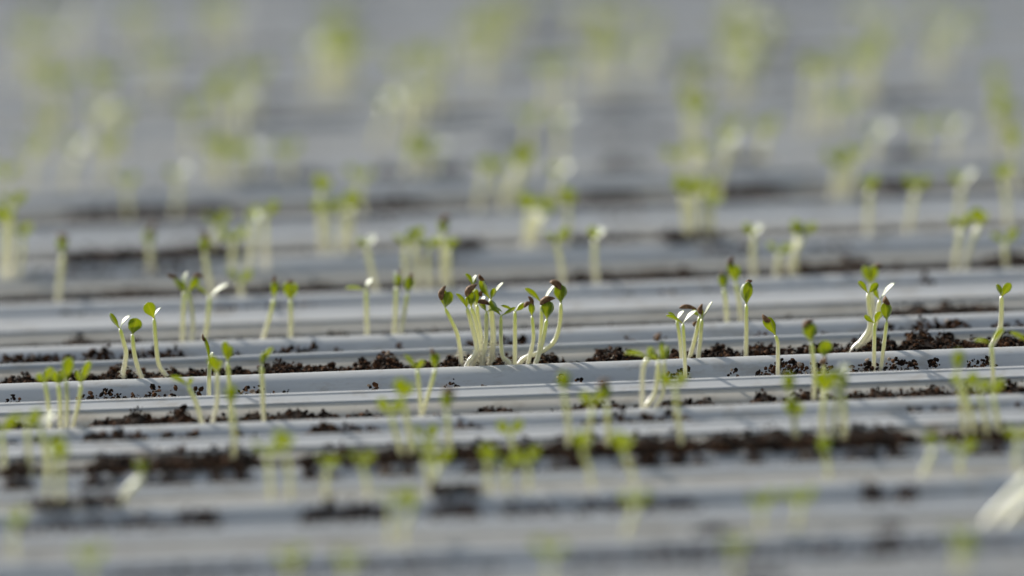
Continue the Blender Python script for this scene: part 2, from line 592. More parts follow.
for k in KEYS:
    ph = ROW[k]['phrase']
    far = k not in SLOTS
    if far:
        rr = random.Random(k)
        ints = []
        for _ in range(5):
            a = rr.uniform(0, 960)
            ints.append((a, a + rr.uniform(40, 90), rr.uniform(-.2, .2)))
        if k == 'N':
            ints += [(255, 340, .3), (400, 490, .35), (590, 660, .3), (870, 940, .35)]
        slot_soil(k, ints, -.50, 300, 'dark potting soil along the slot of the ' + ph)
    else:
        ints, base, nc = SLOTS[k]
        slot_soil(k, ints, base, nc, 'dark crumbly potting soil filling the slot of the ' + ph, over=1.6 if k in 'HID' else 0)
for k, (ints, d) in GAPS.items():
    gap_soil(k, ints, d, 'spilled dark soil crumbs in the gap at the front of the ' + ROW[k]['phrase'])

# ------------------------------------------------------------------ seedlings
HINT = {
    'up': Vector((-.1, .72, .68)), 'cam': Vector((0, -1, .25)), 'away': Vector((0, 1, .15)), 'sun': (SUN + Vector((0, -.98, .2))).normalized(),
    'left': Vector((-.62, .74, .25)), 'right': Vector((.62, .74, .25)), 'back': Vector((-.35, .88, .3)), 'pale': Vector((-.15, -.42, .9)),
}


def spline(pts, n):
    P = [pts[0] * 2 - pts[1]] + pts + [pts[-1] * 2 - pts[-2]]
    res = []
    segs = len(pts) - 1
    for j in range(n + 1):
        t = j / n * segs
        i = min(int(t), segs - 1)
        f = t - i
        a, b, c, d = P[i], P[i + 1], P[i + 2], P[i + 3]
        res.append(0.5 * ((2 * b) + (c - a) * f + (2 * a - 5 * b + 4 * c - d) * f * f + (3 * b - a - 3 * c + d) * f ** 3))
    return res


def tube(pts, rad, sides=9):
    vs, fs, al = [], [], []
    n = len(pts)
    ref = Vector((0, 1, 0))
    for j, p in enumerate(pts):
        d = (pts[min(j + 1, n - 1)] - pts[max(j - 1, 0)]).normalized()
        a = d.cross(ref)
        if a.length < 1e-5:
            a = d.cross(Vector((1, 0, 0)))
        a.normalize()
        b = a.cross(d)
        r = rad(j / (n - 1))
        for q in range(sides):
            an = 2 * math.pi * q / sides
            vs.append(p + a * (r * math.cos(an)) + b * (r * math.sin(an)))
            al.append(j / (n - 1))
    for j in range(n - 1):
        for q in range(sides):
            x, y = j * sides + q, j * sides + (q + 1) % sides
            fs.append((x, y, y + sides, x + sides))
    fs.append(tuple(range(sides - 1, -1, -1)))
    fs.append(tuple((n - 1) * sides + q for q in range(sides)))
    return vs, fs, al


def leaf_mesh(p0, p1, width, nh, bend, cup, detail=1.0, thick=0.055 * CM, petiole=.13):
    nl, nw = (14, 8) if detail >= 1 else (9, 6)
    d = p1 - p0
    Ln = d.length
    d = d / Ln
    n = nh - d * nh.dot(d)
    if n.length < .05:
        n = Vector((0, 0, 1)) - d * d.z
    n.normalize()
    b = d.cross(n).normalized()
    top, bot, rib = [], [], []
    for i in range(nl + 1):
        t = i / nl
        if t > .6:
            e = max(0.0, 1 - ((t - .6) / .4) ** 2.2) ** .5
        else:
            q = min(1.0, max(0.0, (t - .02) / .58))
            e = petiole + (1 - petiole) * (q * q * (3 - 2 * q))
        e = max(e, .10 if i == nl else 0)
        wv = width * .5 * e
        c = p0 + d * (Ln * t) + n * (Ln * bend * 4 * t * (1 - t) * .5)
        for j in range(nw + 1):
            s = -1 + 2 * j / nw
            off = cup * wv * (s * s) - .05 * width * math.exp(-(s * 5) ** 2) * e
            base = c + b * (wv * s) + n * off
            tk = thick * (1 - .75 * s * s) * (.5 + .5 * e) * .5
            top.append(base + n * tk)
            bot.append(base - n * tk)
            rib.append(min(1.0, abs(s) * 1.6 + .1) * min(1.0, t * 1.6 + .05) if abs(s) < .9 else .75)
    vs = top + bot
    N = len(top)
    W = nw + 1
    fs = []
    for i in range(nl):
        for j in range(nw):
            a = i * W + j
            fs.append((a, a + W, a + W + 1, a + 1))
            fs.append((N + a, N + a + 1, N + a + W + 1, N + a + W))
    for i in range(nl):
        a = i * W
        fs.append((a, N + a, N + a + W, a + W))
        a = i * W + nw
        fs.append((a, a + W, N + a + W, N + a))
    for j in range(nw):
        fs.append((j, j + 1, N + j + 1, N + j))
        a = nl * W + j
        fs.append((a, N + a, N + a + 1, a + 1))
    return vs, fs, rib + rib


def coat_mesh(c, ax, nrm, Ln, wd, th, curve, detail=1.0):
    """A seed husk: a flattened pointed shell, ridged along its length, bent like a cap, with an open lower lip."""
    nu, nv = (16, 20) if detail >= 1 else (9, 12)
    ax = ax.normalized()
    n = (nrm - ax * nrm.dot(ax)).normalized()
    b = ax.cross(n).normalized()
    vs, fs = [], []
    for i in range(nu + 1):
        t = i / nu
        e = math.sin(math.pi * (t ** .8)) ** .62 if 0 < t < 1 else 0.0
        for j in range(nv):
            a = 2 * math.pi * j / nv
            rg = 1 + .07 * math.cos(5 * a) + .05 * math.sin(9 * a + 3 * t)
            y = math.cos(a) * wd * .5 * e * rg
            z = math.sin(a) * th * .5 * e * rg
            if math.sin(a) < -.25:
                z *= .45            # the lower side is hollowed where the leaf slips out
            vs.append(c + ax * (Ln * (t - .5)) + b * y + n * (z - curve * Ln * (2 * t - 1) ** 2))
    for i in range(nu):
        for j in range(nv):
            p, q = i * nv + j, i * nv + (j + 1) % nv
            fs.append((p, q, q + nv, p + nv))
    return vs, fs


SEEDLINGS = []


def seedling(k, u, stem, leaves=(), coats=(), r=2.3, label=None, desc=None, slot='slot', roots=0, detail=1.0, base_white=.0):
    """u: cm behind the rim of gutter k (negative: in the gap before it). stem: photo points base to top.
    leaves: (tip x, tip y, width, depth of the tip in cm, facing, bend, cup). coats: (x, y, length, width, degrees, depth in cm)."""
    R = ROW[k]
    Y = R['Yc'] + u * CM
    S = scale_at(Y)
    pts = [at_y(x, y, Y) for x, y in stem]
    zg = HC + (-1.05 if slot == 'slot' else -.72) * CM
    b0 = pts[0]
    low = []
    if b0.z - zg > .002:
        dr = (pts[0] - pts[1]).normalized()
        low = [Vector((b0.x + max(-.3, min(.3, dr.x)) * (b0.z - zg), Y, zg))]
    root = empty('seedling', (low[0] if low else b0))
    o0 = root.location.copy()
    path = spline(low + pts, 8 + 4 * len(pts) if detail >= 1 else 10)
    rr = r / S
    vs, fs, al = tube([p - o0 for p in path], lambda t: rr * (1.16 - .26 * t + (.38 * max(0, 1 - t / .22) if base_white else 0) - (.45 * ((t - .94) / .06) ** 2 if t > .94 else 0)), 10 if detail >= 1 else 7)
    if base_white:
        al = [max(0, a - base_white) for a in al]
    link('stem', vs, fs, [STEM], root, True, None, ('along', al))
    top = path[-1]
    for lf in leaves:
        tx, ty, w_, dv, face = lf[:5]
        bend = lf[5] if len(lf) > 5 else .12
        cup = lf[6] if len(lf) > 6 else .25
        tip = at_y(tx, ty, Y + dv * CM)
        st = top - (path[-1] - path[-2]).normalized() * (.25 * rr)
        vs, fs, rib = leaf_mesh(st - o0, tip - o0, w_ / S, HINT[face] if isinstance(face, str) else Vector(face), bend, cup, detail)
        link('cotyledon', vs, fs, [LEAF], root, True, None, ('rib', rib))
    for ct in coats:
        cx, cy, cl, cw, ang, dv = ct[:6]
        a = math.radians(ang)
        c = at_y(cx, cy, Y + dv * CM)
        ax = RGT * math.cos(a) + UPV * math.sin(a) + FWD * .1
        nn = RGT * -math.sin(a) + UPV * math.cos(a) + FWD * -.35
        vs, fs = coat_mesh(c - o0, ax, nn, cl / S * 1.12, cw / S * 1.35, cw / S * 1.05, .10, detail)
        o = link('seed_coat', vs, fs, [COAT], root, True)
        o['label'] = 'brown seed husk'
    if roots:
        hv, hf = [], []
        rn = random.Random(int(stem[0][0] * 10))
        for _ in range(roots * 2):
            t = rn.random() ** 1.5 * .32
            p = path[min(len(path) - 1, int(len(path) * (.12 + t)))] - o0
            an = rn.uniform(0, 6.28)
            dd = Vector((math.cos(an), math.sin(an) * .8, rn.uniform(-.9, .2))).normalized()
            p = p + dd * rr * .8
            q = p + dd * rn.uniform(.10, .34) * CM
            sd = dd.cross(Vector((0, 0, 1)))
            sd = (sd.normalized() if sd.length > .01 else Vector((1, 0, 0))) * (.026 * CM)
            s2 = dd.cross(sd).normalized() * (.026 * CM)
            b = len(hv)
            hv += [p + sd, p - sd * .5 + s2, p - sd * .5 - s2, q]
            hf += [(b, b + 1, b + 3), (b + 1, b + 2, b + 3), (b + 2, b, b + 3)]
        link('root_hairs', hv, hf, [STEM], root, False, None, ('along', [0.0] * len(hv)))
    SEEDLINGS.append(dict(o=root, k=k, slot=slot, x=stem[0][0], label=label, desc=desc))
    return root


def pair(tx, ty, w_, d=.10, b=.22):  # two leaves still pressed face to face
    return [(tx - .5, ty, w_, -d, 'away', -b, .18), (tx + 1.5, ty + .8, w_ * .96, d, 'cam', -b, .18)]


# --- the sharp row and its neighbours, left to right
seedling('A', .9, [(122.4, 376.7), (126, 354.6), (123.5, 342), (120, 328.5)],
         [(110, 313, 8.5, -.15, 'right', -.12, .2), (130.5, 315.5, 7.5, .15, 'sun', .25, .1)], label='sharp seedling with one dark and one white leaf, leftmost of the far-left trio', roots=20)
seedling('A', .7, [(141.4, 377.5), (137, 365), (134, 352), (132.3, 334)],
         [(136.5, 318, 14.5, .05, 'away', -.05, .15), (134, 322, 11, .3, 'cam', -.1, .15)], label='sharp seedling with a single round bright leaf, middle of the far-left trio', roots=20)
seedling('A', 1.1, [(166.7, 377), (159, 365), (156, 344), (154, 318)],
         [(147, 302.5, 13, -.1, 'back', -.05, .15), (161, 307.5, 5, .35, 'sun', .2, .1)], label='tallest sharp seedling of the far-left trio, bent at its foot', roots=25)

seedling('B', 1.6, [(182.3, 341.5), (183, 316), (184.5, 292)],
         [(174, 276.5, 8, -.1, 'right', -.15, .2), (187, 272, 8, .3, 'sun', .15, .2)], [(171.5, 276, 10, 4.5, 170, -.1)], label='seedling with brown husk at left, behind the far-left trio, leftmost of three')
seedling('B', 1.1, [(191.4, 341.5), (192.7, 323), (191, 305), (188, 291)],
         [(180, 281, 7, -.1, 'left', .2, .2), (198, 277.5, 9, -.1, 'away', -.1, .2)], [(198.5, 276, 11, 4.5, -4, .1)], label='seedling with a bright leaf and husk at right, middle of three behind the trio')
seedling('B', 2.0, [(204.4, 340), (207, 325), (209.6, 296)],
         [(195.5, 286, 4.5, .0, 'up', .1, .3), (229, 284, 6.5, -.2, 'sun', .1, .25)], label='seedling with a long white leaf reaching right, behind the far-left trio')
seedling('B', 1.0, [(263, 338.4), (267, 326), (270.5, 313), (274, 299)], pair(274.5, 280, 7), [(274.5, 279.5, 9, 5, 84, 0)],
         label='slim closed seedling leaning right with a dark tip, left of the heart-shaped one')
seedling('B', 1.3, [(290.4, 337.7), (290.8, 318), (290.4, 300)],
         [(286.5, 282, 11, -.1, 'away', -.1, .2), (294.5, 282.5, 10, .1, 'away', -.1, .2)], [(290.5, 281.5, 7, 4, 10, .0)], label='seedling with a bright heart-shaped pair of leaves and brown tip')
seedling('B', 1.2, [(367, 333.7), (366.5, 312), (366, 289.5)],
         [(345.5, 288, 6, -.3, 'up', .1, .3), (373, 278.5, 8, .2, 'sun', .25, .2)], label='seedling with one leaf held flat to the left and one white leaf up')
seedling('B', 1.5, [(394.5, 333), (395.5, 310), (396, 287)],
         [(396, 272, 11, -.2, 'sun', .1, .1), (398.5, 275, 9, .2, 'cam', -.1, .2)], [(399.5, 271.5, 5, 3, 30, .1)], label='seedling with a white oval leaf, left of the close pair before the clump')
seedling('B', 1.0, [(401, 333), (404, 314), (407.5, 293.4)], pair(410, 276, 9.5), [(411, 276.5, 8, 5, 70, 0)],
         label='seedling with dark closed leaves, right of the close pair before the clump')

# --- the big clump in the sharp gutter
seedling('A', 1.6, [(461, 358), (459.5, 346), (456, 330.6), (444.8, 307.7)],
         [(442.5, 289, 9, .1, 'cam', -.2, .25), (450, 291.5, 10.5, -.15, 'away', -.25, .2)], [(442.3, 292.5, 14.5, 7, 74, .0)], label='seedling leaning left with a big brown husk, left of the clump', r=2.2, roots=25)
seedling('A', .6, [(467.7, 364), (476.5, 350), (471.5, 325), (466.8, 307.7)],
         [(456, 293.5, 7, -.3, 'right', .06, .35), (469, 296, 7, .4, 'left', .1, .2)], label='clump seedling with a pointed bright leaf to the left, foot bent left', r=2.4, roots=60, base_white=.1)
seedling('A', 1.0, [(475, 359), (479, 346), (476, 323), (471, 307)], pair(471, 291, 8.5), [(470.5, 289.5, 15, 8, 48, -.15)],
         label='clump seedling with dark closed leaves under a large ragged brown husk', r=2.3, roots=60, base_white=.1)
seedling('A', 1.4, [(479, 357), (480.7, 336), (478, 320), (477, 305)],
         [(486, 297.5, 7, -.4, 'sun', .15, .2), (476, 289, 6.5, .3, 'away', .1, .2)], [(481, 293.5, 6, 5, 80, .2)], label='clump seedling with a white leaf across its middle', r=2.3, roots=50, base_white=.1)
seedling('A', .9, [(483, 358), (486, 340), (486.4, 311.5)],
         [(502, 311.5, 7.5, -.3, 'up', .3, .3), (480, 303, 6, -.1, 'up', .2, .3)], [(484, 302.5, 12, 6, -12, -.2)], label='shorter clump seedling with a dark drooping leaf to the right', r=2.3, roots=60, base_white=.1)
seedling('A', 1.5, [(491.5, 356), (493.2, 336), (492, 318), (490.6, 299)],
         [(480.5, 279, 8, .05, 'left', .12, .35), (503.5, 282.5, 5.5, -.1, 'sun', .06, .35), (494.5, 288, 6, -.25, 'up', -.1, .2)], [(481, 277.5, 8, 5, 130, .0)],
         label='tall clump seedling with dark left leaf and upright white right leaf', r=2.9, roots=60, base_white=.1)
seedling('A', 2.1, [(483, 353), (480, 330), (476, 305), (472.5, 285)],
         [(465.5, 273.5, 6.5, .0, 'right', .1, .3), (476.5, 275, 6, .1, 'sun', .15, .2), (473.5, 277, 6, .3, 'cam', 0, .2)], label='tallest clump seedling at the back with short leaves in a V', r=2.2, roots=30, base_white=.1)
seedling('A', .6, [(509, 363), (503, 357), (501, 342), (501, 315)],
         [(515.5, 307.3, 5.5, -.15, 'up', -.12, .3), (490.5, 300, 7, .1, 'left', .15, .3)], label='seedling right of the clump with a thin bright leaf to its right', r=2.1, roots=20)
seedling('A', .9, [(515, 363.5), (515, 338), (515, 311)],
         [(524.5, 303, 6, .1, 'right', .25, .35), (501, 305.5, 4, -.1, 'up', .1, .3)], label='straight slim seedling between the clump and the right-hand group', r=2.1)
seedling('A', .9, [(528, 364), (532.5, 345), (533.5, 335), (532, 316)], pair(531, 303, 5.5), [(527.5, 304, 9, 5, 35, -.1), (531.5, 301.5, 11, 4.5, -68, .05)],
         label='slim closed seedling with a two-pronged brown husk', r=2.0, roots=10)
seedling('A', .5, [(535.5, 364.5), (542, 344), (547, 319)], pair(547.5, 300, 12), [(547, 300, 15, 7.5, 22, -.05)],
         label='plump green closed seedling wearing a slanted brown husk', r=2.4, roots=15)
seedling('A', 1.5, [(519.5, 364), (527, 357), (542, 351.5), (554.5, 341), (560, 323), (561, 303)], pair(559.5, 284, 12.5), [(557.5, 285.5, 16, 8, -38, .0)],
         label='seedling with a long J-shaped stem and brown cap, right end of the group', r=2.3, roots=10, base_white=.1)
seedling('A', 1.9, [(538.5, 357), (541, 335), (542, 303)],
         [(525, 288.3, 6.5, -.1, 'up', .14, .3), (555, 285, 5.5, .2, 'sun', .03, .3)], label='seedling behind the capped ones with one green and one white leaf spread', r=2.2)

# --- right of the clump
seedling('A', .8, [(681.5, 357), (680, 340), (677, 320)],
         [(668, 312.5, 4.5, .2, 'up', .2, .3), (684, 310.5, 6.5, .3, 'sun', .1, .2)], label='left seedling of the foursome right of centre, white leaf pointing up', r=2.0)
seedling('A', -2.9, [(685.4, 377.5), (684.5, 350), (683, 323.3)],
         [(666, 315.5, 5.5, -.2, 'up', .14, .3), (697, 310.5, 7, .0, 'sun', .15, .2)], label='nearest seedling of the foursome, rooted in the gap, leaves spread flat', slot='gap', r=2.0)
seedling('A', 1.6, [(690, 357), (695, 339), (700, 316)],
         [(693, 309, 5, .1, 'left', .1, .3), (697.5, 323, 3, .1, 'right', .1, .3)], [(688.5, 307.3, 17, 5.5, -6, .0), (695, 323.5, 6, 4, 60, -.1)], label='seedling of the foursome bearing a long flat brown husk', r=2.2)
seedling('A', 1.1, [(698.4, 357.7), (700.5, 338), (702, 319)],
         [(712.5, 301.5, 4.5, -.1, 'sun', .03, .3), (700, 307, 5, .1, 'right', .1, .3)], [(700.8, 309, 10, 6, 84, -.1)], label='right seedling of the foursome with a thin white upright leaf', r=2.2)
seedling('B', 1.2, [(727, 322), (726, 305), (723.8, 289)], pair(722.5, 274, 9), [(722, 274.5, 7, 4, 110, 0)], label='left of two blurred seedlings behind the lone dark-tipped one')
seedling('B', 2.0, [(741, 318), (739, 300), (735.7, 283)], [(729.5, 261, 9, -.1, 'away', -.15, .2), (737, 265, 9, .15, 'cam', -.1, .2)], [(731, 261, 10, 6, 70, 0)],
         label='right of two blurred seedlings, taller with a brown cap')
seedling('A', 1.5, [(746, 356), (746.5, 330), (746.5, 304)], [(748.5, 281.5, 10.5, -.1, 'away', -.25, .2), (744, 284, 10, .15, 'right', -.2, .2)], [(749, 282, 7, 5, 30, .05)],
         label='lone upright seedling with a glossy closed leaf and dark tip', r=2.2)
seedling('A', -2.7, [(778, 373.3), (778, 352), (777.8, 343), (775.6, 335)], [(764, 318, 8.5, -.1, 'back', .15, .25), (768, 317, 8, .15, 'right', .15, .2)], [(766, 318.5, 10, 6.5, 140, .0)],
         label='seedling in the gap by a soil heap, hooked left under a brown husk', slot='gap', r=2.0)
seedling('G', 1.4, [(814, 400), (814, 370), (811.7, 342.8)], pair(808.5, 321.5, 13.5, .12, .3), [(808, 322.5, 13, 6, 33, -.1)], label='tall stout seedling with plump closed leaves under a tilted brown husk', r=2.3)
seedling('G', 1.9, [(822, 400), (823.5, 380), (824.2, 357)], [(827, 340.5, 13, -.05, 'away', -.05, .15), (823, 345, 10, .2, 'cam', -.1, .15)], [(824.5, 361, 8, 7, 80, -.15)],
         label='seedling with one round bright leaf beside the tall stout one', r=2.1)
seedling('A', 1.7, [(854, 349.5), (862, 341), (870.5, 325), (868, 293)], [(858.5, 281, 6.5, -.1, 'up', .1, .3), (878, 283, 7, .1, 'cam', .1, .2)],
         label='thick white-footed seedling sweeping right, left of the near pair', r=3.0, base_white=.25, roots=40)
seedling('A', 2.2, [(861, 348), (871, 335), (877, 318), (880, 300)], [(895, 283, 7, -.1, 'sun', .1, .3), (875, 287, 6, .1, 'left', .1, .3)],
         label='thick white-footed seedling with a white leaf to the right', r=2.9, base_white=.25, roots=40)
seedling('B', 1.8, [(872, 316), (872, 300), (871, 284)], [(864, 266, 9, .0, 'away', -.1, .2), (875, 265, 10, -.1, 'away', -.1, .2)], [(878, 265.5, 8, 5, 20, .0)],
         label='blurred bright seedling with a reddish husk rising behind the white-footed two')
seedling('A', -2.2, [(874, 363), (874.3, 345), (874.7, 323)], [(864.5, 315, 5.5, .05, 'left', .1, .3), (881, 311.5, 8.5, -.15, 'back', -.05, .25)],
         label='shorter of the near pair in the gap, with two open leaves', slot='gap', r=2.0)
seedling('A', -2.5, [(881, 369.5), (884, 345), (887, 321)], pair(885.5, 302, 10.5, .1, .25), [(886.3, 301, 10, 7, 115, .0)], label='taller of the near pair in the gap, closed with a dark tip', slot='gap', r=2.0)
seedling('G', 1.6, [(993.3, 394), (993, 370), (991.4, 343)], [(974.5, 340.5, 6, -.2, 'up', .15, .3), (1004, 328.5, 7.5, -.05, 'back', .08, .3)], label='seedling with two thin leaves spread like wings, near the right edge', r=2.2)
seedling('A', 1.6, [(993, 345), (999.5, 332), (1001.5, 315), (1001.7, 296)], [(1010.5, 283, 9, -.05, 'away', .0, .2), (996.5, 284, 7, .15, 'right', .1, .2)], label='seedling with two broad leaves near the right edge, behind the winged one', r=2.7, base_white=.15)
seedling('G', 2.0, [(1036, 392), (1036, 370), (1032, 344)], [(1010, 332, 6.5, -.1, 'up', .1, .3), (1044, 330, 6.5, 0, 'back', .1, .3)], label='seedling whose leaf tip just enters at the right edge', r=2.2)

# --- the gutter in front of the clump
seedling('G', 1.0, [(49, 424), (48, 405), (45, 383)], [(38, 373, 8, .0, 'left', .2, .3), (52, 367, 9, .1, 'back', .15, .2)], label='soft seedling with pale leaves, leftmost of four in the near-left cluster')
seedling('G', 1.6, [(60, 423), (60, 405), (58, 384)], [(53, 371, 9, .0, 'back', .1, .2), (62, 375, 7, -.2, 'cam', 0, .2)], label='soft seedling with a whitish leaf, second of four in the near-left cluster')
seedling('G', .8, [(66, 423), (67, 405), (66, 380)], [(69, 357, 12, -.1, 'away', -.05, .2), (61, 370, 6, .1, 'left', .1, .2)], label='soft seedling with a round bright green leaf, third of four in the near-left cluster')
seedling('G', 2.2, [(74, 421), (78, 405), (81, 384)], [(90, 361, 9, -.1, 'back', .0, .25), (77, 370, 6, .1, 'left', 0, .2)], label='soft seedling leaning right, rightmost of four in the near-left cluster')
seedling('A', -2.8, [(209, 395), (209, 380), (209.5, 362)], [(204, 337, 6, -.1, 'right', .05, .3), (213, 352, 6, .1, 'sun', 0, .3)], [(203.5, 338, 8, 3.5, 110, 0)], slot='gap', label='seedling with a dark upright leaf in the gap left of centre')
seedling('G', 1.0, [(213, 420), (217, 400), (217, 372)], [(210, 356, 11, -.1, 'away', .0, .2), (221, 360, 7, .1, 'back', .1, .2)], label='seedling with a bright broad leaf and white bent foot, left of centre', base_white=.2)
seedling('G', 2.4, [(231, 416), (230, 395), (227.5, 362)], [(224.5, 341, 8, 0, 'away', -.1, .2), (231, 346, 7, .1, 'cam', 0, .2)], label='slim seedling with an upright green leaf, right of the broad-leaved one')
seedling('G', .7, [(202, 423), (196, 403), (188, 386)], [(170, 377, 7.5, -.2, 'up', .2, .3), (193, 378, 6, .1, 'back', .2, .3)], label='seedling leaning left with a dark leaf reaching left')
seedling('G', 1.2, [(263.5, 419), (262.5, 390), (261.5, 366)], [(273, 347, 6.5, -.1, 'back', .2, .3), (264, 352, 6, .1, 'away', .1, .3)], label='single seedling hooked to the right at its top, left of centre')
seedling('G', 1.0, [(421, 413), (419.5, 392), (417, 370)], [(404.5, 355, 8.5, -.2, 'right', .0, .3), (424, 360, 8, .1, 'back', .15, .2)], label='left of two seedlings sharing one foot, spreading green leaves')
seedling('G', 1.5, [(423, 412), (429, 392), (435.5, 369)], pair(434.5, 352, 9), [(433, 352.5, 9, 5, 120, 0)], label='right of two seedlings sharing one foot, dark closed leaves')
seedling('G', .8, [(642, 409), (642.5, 375), (645, 363), (650, 358)], [(624.5, 353.5, 8, -.2, 'up', .2, .3), (656, 350, 7, .1, 'up', .2, .3)], label='left of three curved seedlings, bent over with a leaf hanging left', base_white=.1)
seedling('G', 1.2, [(644, 409), (655, 392), (658.5, 361)], [(649, 347, 9, -.2, 'left', .2, .3), (662, 347, 7, .1, 'right', .1, .3)], [(658.5, 337, 9, 7, 70, 0)], label='middle of three curved seedlings with a brown husk on top', base_white=.2)
seedling('G', 1.0, [(655, 408.5), (663, 392), (664.3, 361)], [(662.5, 341, 7, -.1, 'left', .1, .3), (667, 345, 6, .2, 'right', .1, .3)], label='right of three curved seedlings with dark upright leaves', base_white=.2)

